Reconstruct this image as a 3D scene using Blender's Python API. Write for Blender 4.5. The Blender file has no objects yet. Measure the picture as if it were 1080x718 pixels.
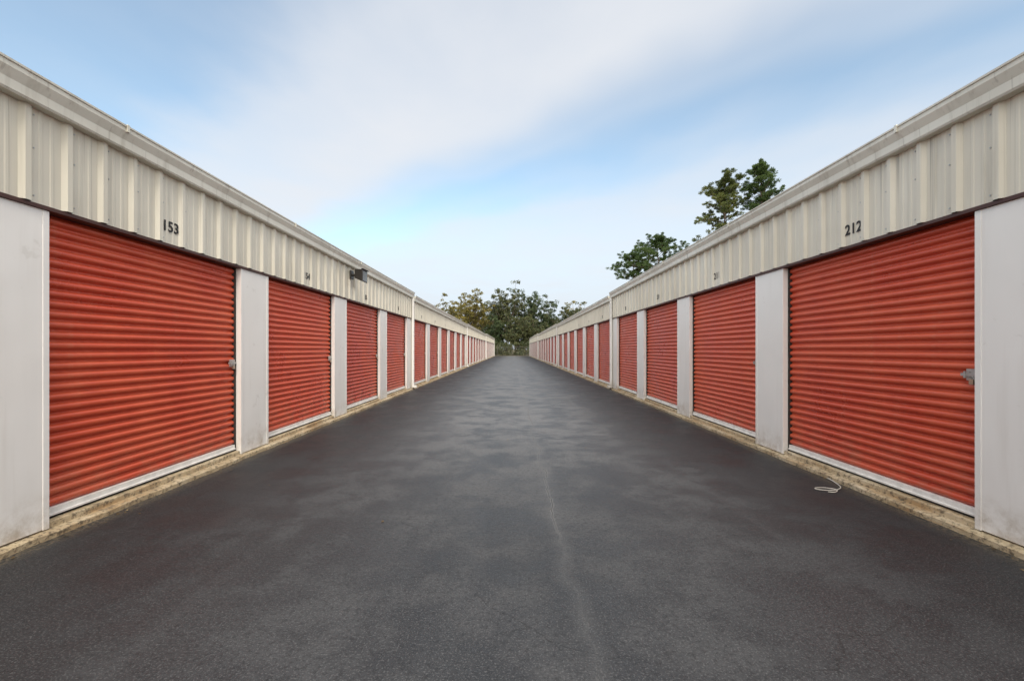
import bpy, math, random
import numpy as np
from mathutils import Vector, Matrix
random.seed(7); np.random.seed(7)
scene=bpy.context.scene
COL=scene.collection
W=3.516; H=1.42; F=470.0

# ---------------------------------------------------------------- helpers
class MB:
    def __init__(s): s.v=[]; s.f=[]; s.m=[]
    def quad(s,a,b,c,d,mi=0):
        n=len(s.v); s.v+= [a,b,c,d]; s.f.append((n,n+1,n+2,n+3)); s.m.append(mi)
    def box(s,x0,x1,y0,y1,z0,z1,mi=0):
        if x0>x1:x0,x1=x1,x0
        if y0>y1:y0,y1=y1,y0
        n=len(s.v)
        s.v+=[(x0,y0,z0),(x1,y0,z0),(x1,y1,z0),(x0,y1,z0),(x0,y0,z1),(x1,y0,z1),(x1,y1,z1),(x0,y1,z1)]
        for q in ((0,3,2,1),(4,5,6,7),(0,1,5,4),(1,2,6,5),(2,3,7,6),(3,0,4,7)):
            s.f.append(tuple(n+i for i in q)); s.m.append(mi)
    def tube(s,p0,p1,r0,r1,n=8,mi=0,caps=True):
        p0=Vector(p0);p1=Vector(p1);d=(p1-p0)
        if d.length<1e-6:return
        d.normalize(); a=d.orthogonal().normalized(); b=d.cross(a)
        k=len(s.v)
        for p,r in((p0,r0),(p1,r1)):
            for i in range(n):
                t=2*math.pi*i/n
                s.v.append(tuple(p+a*(r*math.cos(t))+b*(r*math.sin(t))))
        for i in range(n):
            j=(i+1)%n
            s.f.append((k+i,k+j,k+n+j,k+n+i)); s.m.append(mi)
        if caps:
            s.f.append(tuple(k+i for i in range(n))[::-1]); s.m.append(mi)
            s.f.append(tuple(k+n+i for i in range(n))); s.m.append(mi)
    def mesh(s,name,mats,smooth=False):
        me=bpy.data.meshes.new(name); me.from_pydata(s.v,[],s.f)
        for m in mats: me.materials.append(m)
        me.polygons.foreach_set('material_index',s.m)
        if smooth: me.polygons.foreach_set('use_smooth',[True]*len(s.f))
        me.update(); return me
def obj(name,data,parent=None,loc=(0,0,0),rot=(0,0,0)):
    o=bpy.data.objects.new(name,data); COL.objects.link(o)
    o.location=loc; o.rotation_euler=rot
    if parent: o.parent=parent
    return o
def bevel(o,w=0.004,seg=2):
    m=o.modifiers.new('bevel','BEVEL'); m.width=w; m.segments=seg; m.limit_method='ANGLE'; m.angle_limit=math.radians(40)

def newmat(name):
    m=bpy.data.materials.new(name); m.use_nodes=True
    nt=m.node_tree; b=nt.nodes['Principled BSDF']; return m,nt,b
def N(nt,t,**k):
    n=nt.nodes.new(t)
    for a,v in k.items(): setattr(n,a,v)
    return n
def L(nt,a,b): nt.links.new(a,b)
def noise(nt,vec,scale,detail=3,rough=.55,mapscale=None,loc=None):
    if mapscale or loc:
        mp=N(nt,'ShaderNodeMapping')
        if mapscale: mp.inputs['Scale'].default_value=mapscale
        if loc: mp.inputs['Location'].default_value=loc
        L(nt,vec,mp.inputs[0]); vec=mp.outputs[0]
    n=N(nt,'ShaderNodeTexNoise'); n.inputs['Scale'].default_value=scale
    n.inputs['Detail'].default_value=detail; n.inputs['Roughness'].default_value=rough
    L(nt,vec,n.inputs['Vector']); return n.outputs['Fac']
def ramp(nt,fac,stops,interp='LINEAR'):
    r=N(nt,'ShaderNodeValToRGB'); r.color_ramp.interpolation=interp
    e=r.color_ramp.elements
    while len(e)<len(stops): e.new(.5)
    for i,(p,c) in enumerate(stops):
        e[i].position=p
        if not hasattr(c,'__len__'): c=(c,c,c)
        e[i].color=(*c[:3],1)
    L(nt,fac,r.inputs[0]); return r.outputs[0]
def mix(nt,fac,a,b,mode='MIX'):
    n=N(nt,'ShaderNodeMix',data_type='RGBA',blend_type=mode)
    for sock,v in((n.inputs[0],fac),(n.inputs[6],a),(n.inputs[7],b)):
        if hasattr(v,'is_linked'): L(nt,v,sock)
        elif hasattr(v,'__len__'): sock.default_value=(*v[:3],1)
        else: sock.default_value=v if sock.type=='VALUE' else (v,v,v,1)
    return n.outputs[2]
def math_(nt,op,a,b=None,c=None,clamp=False):
    n=N(nt,'ShaderNodeMath',operation=op); n.use_clamp=clamp
    for i,v in enumerate((a,b,c)):
        if v is None: continue
        if hasattr(v,'is_linked'): L(nt,v,n.inputs[i])
        else: n.inputs[i].default_value=v
    return n.outputs[0]
def mrange(nt,v,a,b,c=0,d=1,smooth=True):
    n=N(nt,'ShaderNodeMapRange'); n.interpolation_type='SMOOTHSTEP' if smooth else 'LINEAR'
    L(nt,v,n.inputs[0])
    for i,x in enumerate((a,b,c,d)): n.inputs[i+1].default_value=x
    return n.outputs[0]
def bump(nt,h,b,strength=.3,dist=.01,prev=None):
    n=N(nt,'ShaderNodeBump'); n.inputs['Strength'].default_value=strength; n.inputs['Distance'].default_value=dist
    L(nt,h,n.inputs['Height'])
    if prev: L(nt,prev,n.inputs['Normal'])
    L(nt,n.outputs[0],b.inputs['Normal']); return n.outputs[0]
def wpos(nt):
    g=N(nt,'ShaderNodeNewGeometry'); return g.outputs['Position']
def sep(nt,v):
    n=N(nt,'ShaderNodeSeparateXYZ'); L(nt,v,n.inputs[0]); return n.outputs

# ---------------------------------------------------------------- materials
def painted_metal(name,base,dark,rough=.45,streak=.5,dirtbase=True,metal=0.0,runs=0.0):
    m,nt,b=newmat(name); p=wpos(nt); s=sep(nt,p)
    big=noise(nt,p,.9,3); st=noise(nt,p,1.0,3,.65,mapscale=(9,9,.7))
    f=math_(nt,'MULTIPLY',mrange(nt,st,.5,.8),streak)
    c=mix(nt,f,base,dark)
    c=mix(nt,math_(nt,'MULTIPLY',mrange(nt,big,.35,.7),.22),c,dark)
    if runs:
        rn=noise(nt,p,1.0,2,.6,mapscale=(26,26,.35))
        rr=math_(nt,'MULTIPLY',mrange(nt,rn,.60,.74),mrange(nt,s[2],2.4,3.3,.3,1))
        c=mix(nt,math_(nt,'MULTIPLY',rr,runs),c,(.20,.165,.12))
    if dirtbase:
        d=mrange(nt,s[2],.06,.42,1,0)
        d=math_(nt,'MULTIPLY',d,mrange(nt,noise(nt,p,5,5,.7),.36,.75))
        c=mix(nt,math_(nt,'MULTIPLY',d,.8),c,(.34,.26,.16))
        sc=noise(nt,p,3,4,.75,loc=(4,4,4))
        c=mix(nt,math_(nt,'MULTIPLY',mrange(nt,sc,.62,.70),.2),c,(.42,.38,.32))
    L(nt,c,b.inputs['Base Color']); b.inputs['Metallic'].default_value=metal
    L(nt,mrange(nt,big,.3,.7,rough-.06,rough+.1),b.inputs['Roughness'])
    bump(nt,noise(nt,p,1.0,1,.5,mapscale=(2.2,2.2,1.6)),b,.45,.025)
    return m
M_CREAM=painted_metal('cream_painted_steel',(.68,.64,.53),(.41,.37,.285),.42,.6,False,0,.6)
M_WHITE=painted_metal('offwhite_painted_steel',(.84,.82,.775),(.64,.60,.54),.42,.3,True)
M_GUT=painted_metal('gutter_paint',(.69,.665,.57),(.38,.345,.27),.4,.6,False,0,.3)
M_MAROON=painted_metal('brown_trim_paint',(.07,.026,.018),(.04,.018,.014),.5,.3,False)
M_ROOF=painted_metal('galvalume_roof',(.5,.5,.48),(.36,.35,.32),.4,.3,False,.3)

def red_mat():
    m,nt,b=newmat('red_door_paint'); p=wpos(nt); s=sep(nt,p)
    oi=N(nt,'ShaderNodeObjectInfo'); 
    big=noise(nt,p,1.3,4,.6); st=noise(nt,p,1,4,.6,mapscale=(2.2,2.2,14)); vs=noise(nt,p,1,3,.6,mapscale=(12,12,.6))
    c=mix(nt,oi.outputs['Random'],(.61,.086,.033),(.53,.066,.028))
    c=mix(nt,math_(nt,'MULTIPLY',mrange(nt,big,.35,.7),.45),c,(.69,.15,.062))
    c=mix(nt,math_(nt,'MULTIPLY',mrange(nt,st,.5,.8),.4),c,(.34,.040,.02))
    c=mix(nt,math_(nt,'MULTIPLY',mrange(nt,vs,.55,.8),.3),c,(.58,.21,.12))
    d=mrange(nt,s[2],.1,.7,1,0); d=math_(nt,'MULTIPLY',d,mrange(nt,noise(nt,p,4,4,.7),.35,.8))
    c=mix(nt,math_(nt,'MULTIPLY',d,.5),c,(.42,.22,.13))
    L(nt,c,b.inputs['Base Color']); L(nt,mrange(nt,big,.3,.7,.26,.42),b.inputs['Roughness'])
    bump(nt,noise(nt,p,1,1,.5,mapscale=(1.6,1.6,3)),b,.4,.02)
    return m
M_RED=red_mat()
def simple(name,c,rough=.5,metal=0,var=.3,scale=8):
    m,nt,b=newmat(name); p=wpos(nt); n=noise(nt,p,scale,3,.6)
    L(nt,mix(nt,math_(nt,'MULTIPLY',mrange(nt,n,.3,.75),var),c,tuple(x*.45 for x in c)),b.inputs['Base Color'])
    b.inputs['Roughness'].default_value=rough; b.inputs['Metallic'].default_value=metal
    return m
M_GALV=simple('galvanised_steel',(.5,.5,.48),.4,.6)
M_FENCE=simple('weathered_fence_steel',(.16,.15,.13),.7,.2)
M_BAR=simple('door_bottom_bar',(.86,.84,.79),.45,0,.35,9)
M_RUB=simple('black_rubber',(.02,.02,.02),.7)
M_DARK=simple('dark_gap',(.03,.025,.022),.8)
M_BLACK=simple('black_number_paint',(.014,.014,.014),.6)
M_LAMP=simple('lamp_housing_bronze',(.045,.04,.035),.4,.3)
M_BRASS=simple('padlock_metal',(.55,.5,.38),.3,.8)
mg,nt,b=newmat('lamp_glass'); b.inputs['Base Color'].default_value=(.10,.10,.095,1); b.inputs['Roughness'].default_value=.12; M_GLASS=mg

def concrete():
    m,nt,b=newmat('stained_concrete'); p=wpos(nt)
    a=noise(nt,p,2.2,4,.65); f=noise(nt,p,22,4,.75); v=noise(nt,p,1,4,.7,mapscale=(9,1.2,9))
    c=ramp(nt,a,[(.3,(.28,.205,.12)),(.5,(.48,.38,.235)),(.72,(.64,.55,.39))])
    c=mix(nt,math_(nt,'MULTIPLY',mrange(nt,v,.50,.68),.65),c,(.42,.26,.115))
    c=mix(nt,math_(nt,'MULTIPLY',mrange(nt,f,.48,.64),.85),c,(.11,.085,.055))
    L(nt,c,b.inputs['Base Color']); b.inputs['Roughness'].default_value=.9
    bump(nt,f,b,.8,.016); return m
M_CONC=concrete()

def asphalt():
    m,nt,b=newmat('asphalt'); p=wpos(nt); s=sep(nt,p)
    big=noise(nt,p,.5,4,.62,mapscale=(1.2,.7,1)); med=noise(nt,p,1.5,5,.68)
    lng=noise(nt,p,1,3,.6,mapscale=(2.6,.14,1)); agg=noise(nt,p,100,1,.6); agg2=noise(nt,p,34,3,.78)
    c=ramp(nt,big,[(.34,(.0125,.0131,.0150)),(.5,(.0195,.0202,.0225)),(.66,(.036,.0370,.0395))])
    c=mix(nt,math_(nt,'MULTIPLY',mrange(nt,med,.46,.62),.46),c,(.058,.0592,.0617))
    c=mix(nt,math_(nt,'MULTIPLY',mrange(nt,lng,.5,.68),.22),c,(.060,.061,.064))
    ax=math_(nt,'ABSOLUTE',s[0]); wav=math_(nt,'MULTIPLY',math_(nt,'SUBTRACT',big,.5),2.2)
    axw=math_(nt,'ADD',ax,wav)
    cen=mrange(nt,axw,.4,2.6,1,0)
    far=mrange(nt,s[1],2.5,9,.10,1)  # worn centre lightens with distance: grazing sheen put into the colour
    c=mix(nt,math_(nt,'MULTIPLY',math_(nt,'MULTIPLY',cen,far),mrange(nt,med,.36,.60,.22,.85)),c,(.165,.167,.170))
    c=mix(nt,math_(nt,'MULTIPLY',mrange(nt,axw,1.5,3.0),.72),c,(.0115,.0120,.0135))  # sealcoat-dark edges, with the shade along the walls painted into the colour
    # longitudinal construction joint
    n1=noise(nt,p,1,3,.6,mapscale=(.001,.75,1)); n2=noise(nt,p,1,3,.7,mapscale=(.001,6,1),loc=(3,0,0))
    wob=math_(nt,'ADD',math_(nt,'MULTIPLY',math_(nt,'SUBTRACT',n1,.5),.38),math_(nt,'MULTIPLY',math_(nt,'SUBTRACT',n2,.5),.08))
    dx=math_(nt,'ABSOLUTE',math_(nt,'SUBTRACT',math_(nt,'SUBTRACT',s[0],.36),wob))
    halo=math_(nt,'MULTIPLY',mrange(nt,dx,.01,.10,1,0),mrange(nt,agg2,.3,.7))
    c=mix(nt,math_(nt,'MULTIPLY',halo,.36),c,(.12,.12,.119))
    gate=math_(nt,'MULTIPLY',mrange(nt,n1,.36,.46,.6,1),math_(nt,'MULTIPLY',mrange(nt,s[1],3.0,4.2,.10,1),mrange(nt,s[1],12,35,1,.35)))
    gate2=math_(nt,'MULTIPLY',gate,mrange(nt,agg2,.38,.55,.35,1))
    rw=math_(nt,'MULTIPLY',mrange(nt,s[1],5,25,1,2.0),.016)
    rim=math_(nt,'MULTIPLY',math_(nt,'SUBTRACT',1.0,math_(nt,'DIVIDE',dx,rw),clamp=True),gate2)
    c=mix(nt,math_(nt,'MULTIPLY',rim,.9),c,(.25,.245,.235))
    c=mix(nt,math_(nt,'MULTIPLY',mrange(nt,dx,.002,.0065,1,0),gate),c,(.009,.009,.009))
    # hairline random cracks
    vo=N(nt,'ShaderNodeTexVoronoi',feature='DISTANCE_TO_EDGE'); vo.inputs['Scale'].default_value=.22
    vm=N(nt,'ShaderNodeVectorMath',operation='ADD'); L(nt,p,vm.inputs[0])
    nn=N(nt,'ShaderNodeTexNoise'); nn.inputs['Scale'].default_value=1.2; nn.inputs['Detail'].default_value=4; L(nt,p,nn.inputs['Vector'])
    sc=N(nt,'ShaderNodeVectorMath',operation='SCALE'); sc.inputs['Scale'].default_value=1.3; L(nt,nn.outputs['Color'],sc.inputs[0]); L(nt,sc.outputs[0],vm.inputs[1])
    L(nt,vm.outputs[0],vo.inputs['Vector'])
    hc=math_(nt,'MULTIPLY',mrange(nt,vo.outputs['Distance'],.0006,.003,1,0),mrange(nt,big,.42,.55))
    c=mix(nt,math_(nt,'MULTIPLY',hc,.5),c,(.007,.007,.007))
    # aggregate speckle
    c=mix(nt,math_(nt,'MULTIPLY',mrange(nt,agg,.54,.68),.38),c,(.15,.15,.15))
    c=mix(nt,math_(nt,'MULTIPLY',mrange(nt,agg2,.48,.64),.5),c,(.007,.0073,.008))
    # dusty edge
    e=math_(nt,'MULTIPLY',mrange(nt,ax,3.27,3.46),mrange(nt,agg2,.42,.62))
    c=mix(nt,math_(nt,'MULTIPLY',e,.6),c,(.22,.175,.11))
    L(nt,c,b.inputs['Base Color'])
    L(nt,mrange(nt,med,.35,.65,.48,.70),b.inputs['Roughness'])
    b.inputs['Specular IOR Level'].default_value=.42
    h=math_(nt,'ADD',math_(nt,'MULTIPLY',agg,.6),agg2)
    bump(nt,h,b,.65,.007)
    return m
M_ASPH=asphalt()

def grass():
    m,nt,b=newmat('dry_grass'); p=wpos(nt); a=noise(nt,p,.25,4,.65); f=noise(nt,p,6,3,.7)
    c=ramp(nt,a,[(.35,(.085,.085,.03)),(.5,(.16,.125,.055)),(.68,(.25,.18,.09))])
    c=mix(nt,math_(nt,'MULTIPLY',f,.5),c,(.06,.05,.025))
    L(nt,c,b.inputs['Base Color']); b.inputs['Roughness'].default_value=.95; bump(nt,f,b,.6,.05); return m
M_GRASS=grass()
def bark():
    m,nt,b=newmat('bark'); p=wpos(nt); a=noise(nt,p,4,3,.7,mapscale=(2,2,.5))
    L(nt,ramp(nt,a,[(.3,(.06,.042,.03)),(.7,(.19,.14,.10))]),b.inputs['Base Color']); b.inputs['Roughness'].default_value=.95
    return m
M_BARK=bark()
def leaf(name,c1,c2,c3):
    m,nt,b=newmat(name); g=N(nt,'ShaderNodeNewGeometry'); p=g.outputs['Position']
    cl=noise(nt,p,.5,2); r=g.outputs['Random Per Island']
    c=ramp(nt,r,[(.0,c1),(.55,c2),(1,c3)])
    c=mix(nt,mrange(nt,cl,.45,.62,0,.8),c,c1)
    L(nt,c,b.inputs['Base Color']); b.inputs['Roughness'].default_value=.6
    t=N(nt,'ShaderNodeBsdfTranslucent'); L(nt,c,t.inputs[0])
    ms=N(nt,'ShaderNodeMixShader'); ms.inputs[0].default_value=.35
    out=nt.nodes['Material Output']; L(nt,b.outputs[0],ms.inputs[1]); L(nt,t.outputs[0],ms.inputs[2]); L(nt,ms.outputs[0],out.inputs[0])
    return m
M_PINE=leaf('pine_needles',(.045,.085,.022),(.085,.145,.035),(.16,.21,.06))
M_PINEY=leaf('pine_needles_yellowing',(.065,.09,.02),(.13,.165,.035),(.26,.24,.07))
M_OAK=leaf('green_leaves',(.038,.065,.024),(.08,.115,.042),(.15,.18,.065))
M_AUT=leaf('autumn_leaves',(.10,.095,.024),(.26,.22,.05),(.44,.34,.08))
M_OLIVE=leaf('olive_leaves',(.05,.066,.028),(.11,.125,.045),(.21,.20,.075))
M_FAR=leaf('distant_leaves',(.06,.08,.035),(.10,.12,.05),(.16,.16,.07))

# ---------------------------------------------------------------- ground
g=MB(); g.quad((-900,-900,-.03),(900,-900,-.03),(900,900,-.03),(-900,900,-.03)); obj('ground',g.mesh('ground',[M_GRASS]))
g=MB()
ys=np.arange(-30,91.01,.25)
for i,y in enumerate(ys):
    ex=.02*math.sin(y*1.7)+random.uniform(-.018,.018)
    g.v.append((-W+.045+ex*.6,y,0)); g.v.append((W-.045+.02*math.sin(y*2.1)*.6+random.uniform(-.01,.01),y,0))
for i in range(len(ys)-1):
    g.f.append((2*i,2*i+1,2*i+3,2*i+2)); g.m.append(0)
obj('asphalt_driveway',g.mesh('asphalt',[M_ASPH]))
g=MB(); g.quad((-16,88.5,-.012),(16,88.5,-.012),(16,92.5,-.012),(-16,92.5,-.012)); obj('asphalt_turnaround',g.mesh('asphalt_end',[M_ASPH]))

# ---------------------------------------------------------------- shared meshes
DW=2.40; PW=.65; REC=.10; ZH=2.468; PER=3.05
def door_mesh(s):
    g=MB(); pitch=.0815; z0=.185; zt=2.50
    prof=[]
    shape=[(0,.0),(.05,.001),(.12,.010),(.19,.022),(.28,.0285),(.40,.031),(.52,.031),(.64,.0285),(.73,.022),(.80,.010),(.87,.001),(.93,0)]
    z=z0
    while z<zt:
        for t,d in shape: prof.append((REC+.010-d,z+t*pitch))
        z+=pitch
    for i,(x,z) in enumerate(prof):
        g.v+=[(s*x,0.0,z),(s*x,DW,z)]
        if i: g.f.append((2*i-2,2*i-1,2*i+1,2*i)); g.m.append(0)
    return g.mesh('door_curtain',[M_RED],True)
def door_trim_mesh(s):
    g=MB()
    g.box(s*.064,s*.118,0.03,DW-.03,.128,.186,0)
    g.box(s*.052,s*.064,0.03,DW-.03,.128,.142,0)
    g.box(s*.078,s*.108,0.03,DW-.03,.104,.128,1)
    g.box(s*.066,s*.135,0.0,.024,.10,ZH,2)
    g.box(s*.066,s*.135,DW-.024,DW,.10,ZH,2)
    return g.mesh('door_hardware',[M_BAR,M_RUB,M_DARK])
def latch_mesh(s):
    g=MB()
    g.box(s*.064,s*.078,.03,.125,-.045,.045,0)
    g.box(s*.052,s*.064,.02,.16,-.011,.011,0)
    g.box(s*.042,s*.052,.115,.128,-.026,.026,0)
    g.box(s*.056,s*.064,.042,.054,-.028,.028,0); g.box(s*.056,s*.064,.095,.106,-.028,.028,0)
    g.box(s*.044,s*.064,.055,.088,-.075,-.035,1)
    for a in range(6):
        t0=math.pi*a/6;t1=math.pi*(a+1)/6
        g.tube((s*.055,.072+.012*math.cos(t0),-.035+.02*math.sin(t0)),(s*.055,.072+.012*math.cos(t1),-.035+.02*math.sin(t1)),.0035,.0035,6,0)
    return g.mesh('slide_latch',[M_GALV,M_BRASS])
DM={s:door_mesh(s) for s in(-1,1)}; DT={s:door_trim_mesh(s) for s in(-1,1)}; LM={s:latch_mesh(s) for s in(-1,1)}

def text_mesh(txt):
    c=bpy.data.curves.new('num','FONT'); c.body=txt; c.size=.150; c.extrude=.0012; c.offset=.0026; c.align_x='CENTER'; c.align_y='CENTER'; c.space_character=1.02
    o=bpy.data.objects.new('tmp',c); COL.objects.link(o)
    dg=bpy.context.evaluated_depsgraph_get(); me=bpy.data.meshes.new_from_object(o.evaluated_get(dg))
    bpy.data.objects.remove(o); me.materials.clear(); me.materials.append(M_BLACK); return me

def building(s,y0,p0,n,dz,num0,numstep):
    root=obj('storage_building',None,loc=(s*W,y0,0))
    Ltot=p0+n*PER; ZT=3.39+dz; D=9.0
    g=MB(); g.box(s*.15,s*D,0.01,Ltot-.01,-.05,ZT-.06); obj('wall_core',g.mesh('core',[M_CREAM]),root)
    g=MB(); tr=MB(); pil=[(0,p0)]
    for i in range(n): pil.append((p0+i*PER+DW,p0+(i+1)*PER))
    for a,b_ in pil:
        g.box(s*.004,s*.149,a,b_,.062,ZH-.001)
        for e0,e1 in((a-.002,a+.045),(b_-.045,b_+.002)):
            tr.box(s*0.0,s*.0655,e0,e1,.058,ZH-.004)
    o=obj('pilasters',g.mesh('pilasters',[M_WHITE]),root); bevel(o,.005)
    o=obj('jamb_trim',tr.mesh('jamb_trim',[M_WHITE]),root); bevel(o,.003)
    g=MB(); g.box(s*-.014,s*.149,0.0,Ltot,ZH-.003,ZH+.028); o=obj('header_trim',g.mesh('header',[M_MAROON]),root); bevel(o,.003)
    rp=.305; base=.002
    c0=(p0+DW/2); off=(c0-rp/2)%rp
    pts=[(0.0,base)]; k=-1
    while True:
        yc=off+k*rp
        if yc-.05>Ltot: break
        for dy,d in((-.042,0),(-.020,.032),(.020,.032),(.042,0),(.095,0),(.103,.004),(.122,.004),(.130,0),(.175,0),(.183,.004),(.202,.004),(.210,0)):
            yy=yc+dy
            if 0.001<yy<Ltot-.001: pts.append((yy,base-d))
        k+=1
    pts.append((Ltot,base)); pts.sort(key=lambda q:q[0])
    g=MB(); zb=ZH+.030; zt=ZT-.06
    for i,(yy,x) in enumerate(pts):
        g.v+=[(s*x,yy,zb),(s*x,yy,zt)]
        if i: g.f.append((2*i-2,2*i-1,2*i+1,2*i)); g.m.append(0)
    obj('ribbed_fascia',g.mesh('fascia',[M_CREAM]),root)
    g=MB(); k=0
    if y0<30:
        while off+k*rp<Ltot-.1:
            yy=off+k*rp+.062
            for zz in(zb+.05,zb+.40,zt-.19):
                g.tube((s*(base+.001),yy,zz),(s*(base-.006),yy,zz),.0075,.0055,6)
            k+=1
        obj('fascia_screws',g.mesh('screws',[M_GALV]),root)
    g=MB()
    prof=[(.0,ZT-.20),(-.075,ZT-.20),(-.085,ZT-.185),(-.088,ZT-.12),(-.118,ZT-.055),(-.118,ZT-.022),(-.128,ZT-.018),(-.130,ZT-.004),(-.122,ZT),(-.108,ZT-.002),(-.106,ZT-.03),(-.03,ZT-.035),(.0,ZT-.03)]
    for yy in (0,Ltot):
        for x,z in prof: g.v.append((s*x,yy,z))
    m=len(prof)
    for i in range(m-1): g.f.append((i,i+1,m+i+1,m+i)); g.m.append(0)
    g.f.append(tuple(range(m))); g.m.append(0); g.f.append(tuple(range(m,2*m))); g.m.append(0)
    yy=1.2
    while yy<Ltot:
        g.box(s*-.1335,s*-.118,yy-.012,yy+.012,ZT-.06,ZT+.004); yy+=3.05 
    obj('gutter',g.mesh('gutter',[M_GUT]),root)
    g=MB(); xr=D/2; rise=.22
    g.v+= [(s*-.04,0,ZT-.002),(s*xr,0,ZT+rise),(s*(D+.05),0,ZT-.002),(s*-.04,Ltot,ZT-.002),(s*xr,Ltot,ZT+rise),(s*(D+.05),Ltot,ZT-.002)]
    g.f+=[(0,1,4,3),(1,2,5,4),(0,2,1),(3,4,5)]; g.m+=[0]*4
    obj('roof',g.mesh('roof',[M_ROOF]),root)
    g=MB(); n_=int(Ltot/.2)+1
    for i in range(n_+1):
        yy=min(i*Ltot/n_,Ltot); j=random.uniform(-.012,.012)
        for x,z in((-.062+j,-.06),(-.066+j,.040+j*.3),(-.050+j,.050),(.16,.0565)): g.v.append((s*x,yy,z))
        if i:
            a=4*(i-1); b2=4*i
            for q in range(3): g.f.append((a+q,a+q+1,b2+q+1,b2+q)); g.m.append(0)
    obj('concrete_curb',g.mesh('curb',[M_CONC]),root)
    g=MB()
    for i in range(n):
        a=p0+i*PER+.003; g.box(s*.012,s*.148,a,a+DW-.006,.03,.104)
    o=obj('door_sills',g.mesh('sills',[M_CONC]),root); bevel(o,.012,3)
    for i in range(n):
        a=p0+i*PER
        obj('roll_up_door',DM[s],root,(0,a,0)); obj('door_hardware',DT[s],root,(0,a,0))
        if s<0: lo=obj('slide_latch',LM[s],root,(0,a+DW,1.24)); lo.scale=(1,-1,1)
        else: lo=obj('slide_latch',LM[s],root,(0,a,1.22))
        tm=text_mesh(str(num0+numstep*i))
        obj('unit_number',tm,root,(s*(base-.0065),a+DW/2,2.665+random.uniform(-.01,.01)),(math.radians(90),0,math.radians(90) if s<0 else math.radians(-90)))
    g=MB()
    g.box(s*-.036,s*.148,Ltot-.003,Ltot+.004,.06,ZT-.205)
    g.box(s*-.036,s*-.031,Ltot-.07,Ltot+.003,ZH+.03,ZT-.205)
    obj('corner_trim',g.mesh('corner',[M_CREAM]),root)
    g=MB(); ya,yb=Ltot-.115,Ltot-.035
    g.box(s*-.105,s*-.037,ya,yb,.16,ZT-.20)
    for zz in(.7,1.9,2.9): g.box(s*-.109,s*-.034,ya-.012,yb+.012,zz,zz+.03)
    g.box(s*-.20,s*-.04,ya+.001,yb-.001,.075,.158)
    o=obj('downspout',g.mesh('downspout',[M_WHITE]),root); bevel(o,.008)
    return root

for s in(-1,1):
    y0=3.386-PER*3-PW
    if s<0: nb=153-3; st=1
    else: nb=212+3; st=-1
    building(s,y0,PW,7,0.0,nb,st)
    building(s,15.75,.30,6,-.08,nb+7*st,st)
    building(s,34.50,.40,8,-.02,nb+13*st,st)
    building(s,59.46,.40,9,.10,nb+21*st,st)

# ---------------------------------------------------------------- wall floodlight
def floodlight(s,y,z):
    r=obj('wall_floodlight',None,loc=(s*(W-.03),y,z))
    g=MB()
    g.box(0,s*-.035,-.09,.09,-.09,.09)
    g.tube((s*-.03,0,0),(s*-.12,0,-.01),.028,.028,10)
    o=obj('wall_bracket',g.mesh('bracket',[M_LAMP]),r); bevel(o,.008)
    g=MB()
    v=[(-.17,-.13),( .17,-.13),(.17,.13),(-.17,.13)]
    for y_,z_ in v: g.v.append((s*-.30,y_,z_-.03))
    for y_,z_ in v: g.v.append((s*-.11,y_*.6,z_*.75+.02))
    for q in((0,1,5,4),(1,2,6,5),(2,3,7,6),(3,0,4,7),(4,5,6,7),(3,2,1,0)): g.f.append(q); g.m.append(0)
    g.box(s*-.335,s*-.28,-.185,.185,.098,.115)
    o=obj('lamp_housing',g.mesh('housing',[M_LAMP]),r); bevel(o,.01)
    g=MB(); g.box(s*-.300,s*-.306,-.14,.14,-.135,.065); obj('lamp_lens',g.mesh('lens',[M_GLASS]),r)
floodlight(-1,9.65,3.02)

# ---------------------------------------------------------------- loose cord
cu=bpy.data.curves.new('cord','CURVE'); cu.dimensions='3D'; cu.bevel_depth=.005; cu.bevel_resolution=3
sp=cu.splines.new('NURBS'); pts=[(3.47,4.95),(3.44,4.80),(3.40,4.62),(3.33,4.50),(3.20,4.44),(3.08,4.46),(3.05,4.52),(3.14,4.55),(3.24,4.52),(3.27,4.45),(3.18,4.38),(3.12,4.40)]
sp.points.add(len(pts)-1)
for i,(x,y) in enumerate(pts): sp.points[i].co=(x,y,.008+.005*(i%2),1)
sp.use_endpoint_u=True; sp.order_u=4
cu.materials.append(simple('white_cord',(.6,.57,.5),.7)); obj('loose_cord',cu)

# ---------------------------------------------------------------- litter
g=MB()
M_LIT=leaf('dry_litter',(.10,.07,.035),(.22,.15,.07),(.36,.27,.14))
for i in range(620):
    s=random.choice((-1,1)); x=s*(W-.07-abs(random.gauss(0,.10))); y=random.uniform(-3,30); z=.004+random.uniform(0,.004)
    if random.random()<.06: x=random.uniform(-3,3)
    a=random.uniform(0,6.28); l=random.uniform(.006,.022); w=l*random.uniform(.25,.7)
    ca,sa=math.cos(a),math.sin(a)
    P=[(-l,0),(0,-w),(l,0),(0,w)]
    g.quad(*[(x+p*ca-q*sa,y+p*sa+q*ca,z+random.uniform(0,.008)) for p,q in P])
obj('fallen_leaves',g.mesh('litter',[M_LIT]))

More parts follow.
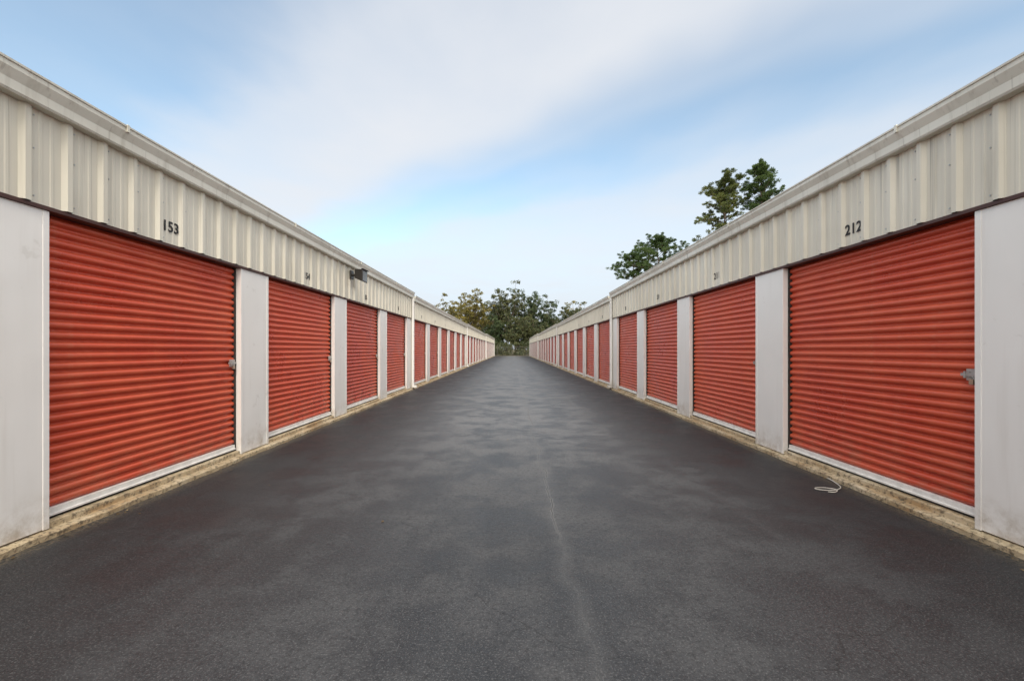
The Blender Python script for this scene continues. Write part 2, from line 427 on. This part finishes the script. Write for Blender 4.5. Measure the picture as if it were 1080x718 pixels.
# ---------------------------------------------------------------- chain link fence
r=obj('chain_link_fence',None,loc=(0,93,0)); g=MB()
for i in range(-6,7): g.tube((i*3,0,-.05),(i*3,0,1.95),.03,.03,8)
g.tube((-18,0,1.9),(18,0,1.9),.021,.021,6); g.tube((-18,0,.12),(18,0,.12),.01,.01,5)
obj('posts_and_rails',g.mesh('posts',[M_FENCE]),r)
g=MB(); sp_=.14
for i in range(int(36/sp_)+14):
    x=-18+i*sp_
    for d in(-1,1):
        xa=x; xb=x+d*1.78
        if -18<=min(xa,xb) and max(xa,xb)<=18: 
            g.tube((xa,.02,.12),(xb,.02,1.9),.003,.003,3,0,False)
obj('wire_mesh',g.mesh('wire',[M_FENCE]),r)

# ---------------------------------------------------------------- trees
def leaves_mesh(name,cents,rad,nper,size,mat,aspect=.6,flat=.75,spiky=False):
    n=len(cents)*nper
    c=np.repeat(np.array(cents),nper,0); rr=np.repeat(np.array(rad),nper)
    d=np.random.normal(size=(n,3)); d/=np.linalg.norm(d,axis=1)[:,None]
    rad_=rr*np.random.uniform(.15,1.0,n)**.6
    p=c+d*rad_[:,None]*np.array([1,1,flat])
    a=np.random.normal(size=(n,3))
    if spiky: a=d+.3*a+np.array([0,0,.25])
    a/=np.linalg.norm(a,axis=1)[:,None]
    b=np.cross(a,np.random.normal(size=(n,3))); b/=np.linalg.norm(b,axis=1)[:,None]
    sz=size*np.random.uniform(.6,1.3,n)[:,None]
    v0=p-a*sz*.5; v2=p+a*sz*.5; v1=p+b*sz*.5*aspect; v3=p-b*sz*.5*aspect
    verts=np.stack([v0,v1,v2,v3],1).reshape(-1,3)
    me=bpy.data.meshes.new(name); me.vertices.add(4*n); me.vertices.foreach_set('co',verts.ravel())
    me.loops.add(4*n); me.loops.foreach_set('vertex_index',np.arange(4*n)); me.polygons.add(n)
    me.polygons.foreach_set('loop_start',np.arange(n)*4); me.polygons.foreach_set('loop_total',np.full(n,4))
    me.materials.append(mat); me.update(calc_edges=True); me.validate(); return me
def limb(g,p,d,l,r,segs=4,curve=.15,up=.05):
    p=Vector(p); d=Vector(d).normalized(); out=[p.copy()]
    for i in range(segs):
        d=(d+Vector((random.gauss(0,curve),random.gauss(0,curve),random.gauss(0,curve)+up))).normalized()
        q=p+d*(l/segs); r2=r*(1-.8*(i+1)/segs)/(1-.8*i/segs)
        g.tube(p,q,r,r2,7,0,False); p=q; r=r2; out.append(p.copy())
    return out
def pine(x,y,h,crown_lo,wid,seed,mat=M_PINE,nb=38,flat=1.0):
    random.seed(seed); np.random.seed(seed)
    root=obj('pine_tree',None,loc=(x,y,0)); g=MB()
    tr=[Vector((0,0,-.1))]; segs=10; lean=Vector((random.uniform(-.04,.04),random.uniform(-.04,.04),0))
    for i in range(segs):
        tr.append(Vector((lean.x*h*(i+1)/segs+random.gauss(0,.06),lean.y*h*(i+1)/segs+random.gauss(0,.06),h*.96*(i+1)/segs)))
    for i in range(segs): g.tube(tr[i],tr[i+1],.24*(1-.88*i/segs),.24*(1-.88*(i+1)/segs),10,0,False)
    C=[];R=[]
    for i in range(nb):
        t=crown_lo+(1-crown_lo)*((i+.5)/nb); 
        f=t*segs; j=min(int(f),segs-1); p=tr[j].lerp(tr[j+1],f-j)
        a=i*2.4+random.uniform(-.5,.5); tt=(t-crown_lo)/(1-crown_lo)
        l=wid*(.30+.80*math.sin(math.pi*min(1,.25+.70*tt)))*random.uniform(.4,1.3)
        o=limb(g,p,(math.cos(a),math.sin(a),(.15+.7*tt)*flat),l,.05*(1.2-tt),5,.17,.09*flat)
        for q in o[2:]:
            for _ in range(3):
                C.append(tuple(q+Vector((random.gauss(0,.26),random.gauss(0,.26),random.gauss(.12,.14))))); R.append(random.uniform(.14,.30))
                g.tube(q,C[-1],.013,.006,4,0,False)
        C.append(tuple(o[-1])); R.append(.32)
    for _ in range(6): C.append(tuple(tr[-1]+Vector((random.gauss(0,.2),random.gauss(0,.2),random.gauss(.15,.3))))); R.append(.28)
    obj('trunk_and_limbs',g.mesh('trunk',[M_BARK],True),root)
    obj('needles',leaves_mesh('needles',C,R,84,.19,mat,.24,.65,True),root)
def broad(x,y,h,w,lo,mat,seed,size=.30,nper=44,nb=25,name='oak_tree'):
    random.seed(seed); np.random.seed(seed)
    root=obj(name,None,loc=(x,y,0)); g=MB(); th=h*.42
    o=limb(g,(0,0,-.1),(0,0,1),th,.26,4,.04,0.2)
    C=[];R=[]
    for i in range(nb):
        a=random.uniform(0,6.28); t=random.random()
        st=o[2+int(t*2.99)]
        el=random.uniform(.25,2.6)
        d=Vector((math.cos(a),math.sin(a),el))
        l=(h-st.z)*random.uniform(.55,1.02)*(1 if el>.9 else .8)
        dn=d.normalized(); hx=math.hypot(dn.x,dn.y)*l
        if hx>w: l*=w/hx
        bpts=limb(g,st,d,l,.10,5,.13,.05)
        for q in bpts[2:]:
            if q.z<lo: continue
            for _ in range(3):
                c=q+Vector((random.gauss(0,.6),random.gauss(0,.6),random.gauss(.1,.45)))
                C.append(tuple(c)); R.append(random.uniform(.35,.85)); g.tube(q,c,.03,.01,4,0,False)
    obj('trunk_and_limbs',g.mesh('trunk',[M_BARK],True),root)
    obj('leaves',leaves_mesh('leaves',C,R,nper,size,mat,.7,.7),root)

def px(u,d): return (u-540)/F*d
def pz(v,d): return H+(368-v)/F*d
pine(px(808,42),42,pz(172,42),.68,2.1,3)
pine(px(764,43),43,pz(184,43),.66,2.5,5,M_PINEY)
pine(px(694,55),55,pz(249,55),.72,2.9,11,M_PINE,34,.5)
pine(px(668,60),60,pz(265,60),.76,2.6,12,M_PINE,30,.5)
T=[(494,106,300,5.0,M_AUT,21,'maple_tree'),(479,118,309,4.4,M_AUT,22,'maple_tree'),(512,120,315,3.8,M_OLIVE,23,'oak_tree'),
   (534,110,299,4.2,M_OLIVE,24,'oak_tree'),(554,114,297,4.8,M_OAK,25,'oak_tree'),(568,116,310,3.8,M_OAK,26,'oak_tree'),
   (598,116,312,4.6,M_OLIVE,27,'oak_tree'),(610,124,319,4.0,M_AUT,28,'maple_tree'),(584,130,323,4.2,M_OAK,35,'oak_tree'),(544,104,332,3.0,M_OLIVE,29,'oak_tree'),(524,106,332,3.2,M_OAK,30,'oak_tree'),(456,128,329,4.2,M_OLIVE,33,'oak_tree'),(562,105,336,3.2,M_OLIVE,36,'oak_tree')]
for u,d,v,w,mat,sd,nm in T: broad(px(u,d),d,pz(v,d),w,1.2,mat,sd,name=nm)
random.seed(99); np.random.seed(99)
C=[];R=[]
for i in range(1300):
    x=random.uniform(-170,170); y=140+random.uniform(0,22)+abs(x)*.05
    hh=6.2+1.6*math.sin(x*.11)+1.3*math.sin(x*.31+1)
    C.append((x,y,random.uniform(.0,1)**.8*hh)); R.append(random.uniform(1.0,2.0))
obj('tree_line',leaves_mesh('tree_line',C,R,36,.8,M_FAR,.75,.8))
C=[];R=[]
for i in range(420):
    x=random.uniform(-24,24); C.append((x,random.uniform(97,102),random.uniform(.1,2.7))); R.append(random.uniform(.5,1.0))
obj('shrub_hedge',leaves_mesh('shrubs',C,R,50,.30,M_OLIVE,.7,.8))

# ---------------------------------------------------------------- world
w=bpy.data.worlds.new('World'); scene.world=w; w.use_nodes=True; nt=w.node_tree
bg=nt.nodes['Background']
SUN_EL=math.radians(40); SUN_AZ=math.radians(168)
sky=N(nt,'ShaderNodeTexSky',sky_type='NISHITA'); sky.sun_disc=False; sky.sun_elevation=SUN_EL; sky.sun_rotation=SUN_AZ
sky.air_density=1.0; sky.dust_density=.6; sky.ozone_density=1.0
tc=N(nt,'ShaderNodeTexCoord'); d=sep(nt,tc.outputs['Generated'])
zc=math_(nt,'MAXIMUM',d[2],.06)
X=math_(nt,'DIVIDE',d[0],zc); Y=math_(nt,'DIVIDE',d[1],zc)
cb=N(nt,'ShaderNodeCombineXYZ'); L(nt,X,cb.inputs[0]); L(nt,Y,cb.inputs[1]); cv=cb.outputs[0]
S=math_(nt,'ADD',math_(nt,'MULTIPLY',X,.643),math_(nt,'MULTIPLY',Y,.766))
n1=noise(nt,cv,.8,3,.5,mapscale=(1.1,.8,1),loc=(1.3,4.2,0)); n2=noise(nt,cv,1.8,5,.52,mapscale=(1,.7,1),loc=(7,1,0))
S2=math_(nt,'ADD',S,math_(nt,'ADD',math_(nt,'MULTIPLY',math_(nt,'SUBTRACT',n1,.5),.7),math_(nt,'MULTIPLY',math_(nt,'SUBTRACT',n2,.5),.3)))
Sn=math_(nt,'DIVIDE',S2,4.0)
cf=ramp(nt,Sn,[(.0,.14),(.09,.18),(.21,.74),(.34,.88),(.43,.40),(.49,.18),(.56,.30),(.68,.62),(.85,.75)],'EASE')
cf=math_(nt,'ADD',cf,math_(nt,'MULTIPLY',math_(nt,'SUBTRACT',n2,.5),.30),clamp=True)
hz=mrange(nt,d[2],.0,.28,1,0); cf=math_(nt,'MAXIMUM',cf,math_(nt,'MULTIPLY',hz,.85))
skyc=mix(nt,1.0,sky.outputs[0],(2.5,2.6,2.3),'MULTIPLY')
skyc=mix(nt,hz,skyc,(4.7,6.2,8.7))
cloud=mix(nt,hz,(8.4,8.6,9.0),(8.0,8.35,8.9))
c=mix(nt,cf,skyc,cloud)
up=mrange(nt,d[2],.62,.95,0,1); bk=mrange(nt,d[1],.1,-.7,0,1)
ov=math_(nt,'MAXIMUM',up,bk)
c=mix(nt,ov,c,(22.5,22.0,21.2))   # unseen sky overhead / behind, brightness added to lift light on the walls
L(nt,c,bg.inputs[0]); bg.inputs[1].default_value=.10

sl=bpy.data.lights.new('sun','SUN'); sl.energy=2.0; sl.angle=math.radians(18); sl.color=(1,.92,.81)
so=obj('sun',sl); sd=Vector((math.sin(SUN_AZ)*math.cos(SUN_EL),math.cos(SUN_AZ)*math.cos(SUN_EL),math.sin(SUN_EL)))
so.rotation_euler=(-sd).to_track_quat('-Z','Y').to_euler()

cam=bpy.data.cameras.new('camera'); co=obj('camera',cam,loc=(0,0,H),rot=(math.radians(90),0,0))
cam.sensor_width=36; cam.lens=36*F/1080; cam.shift_y=9/1080; cam.clip_start=.05; cam.clip_end=3000
scene.camera=co
scene.view_settings.view_transform='Standard'; scene.view_settings.look='None'; scene.view_settings.exposure=0; scene.view_settings.gamma=1
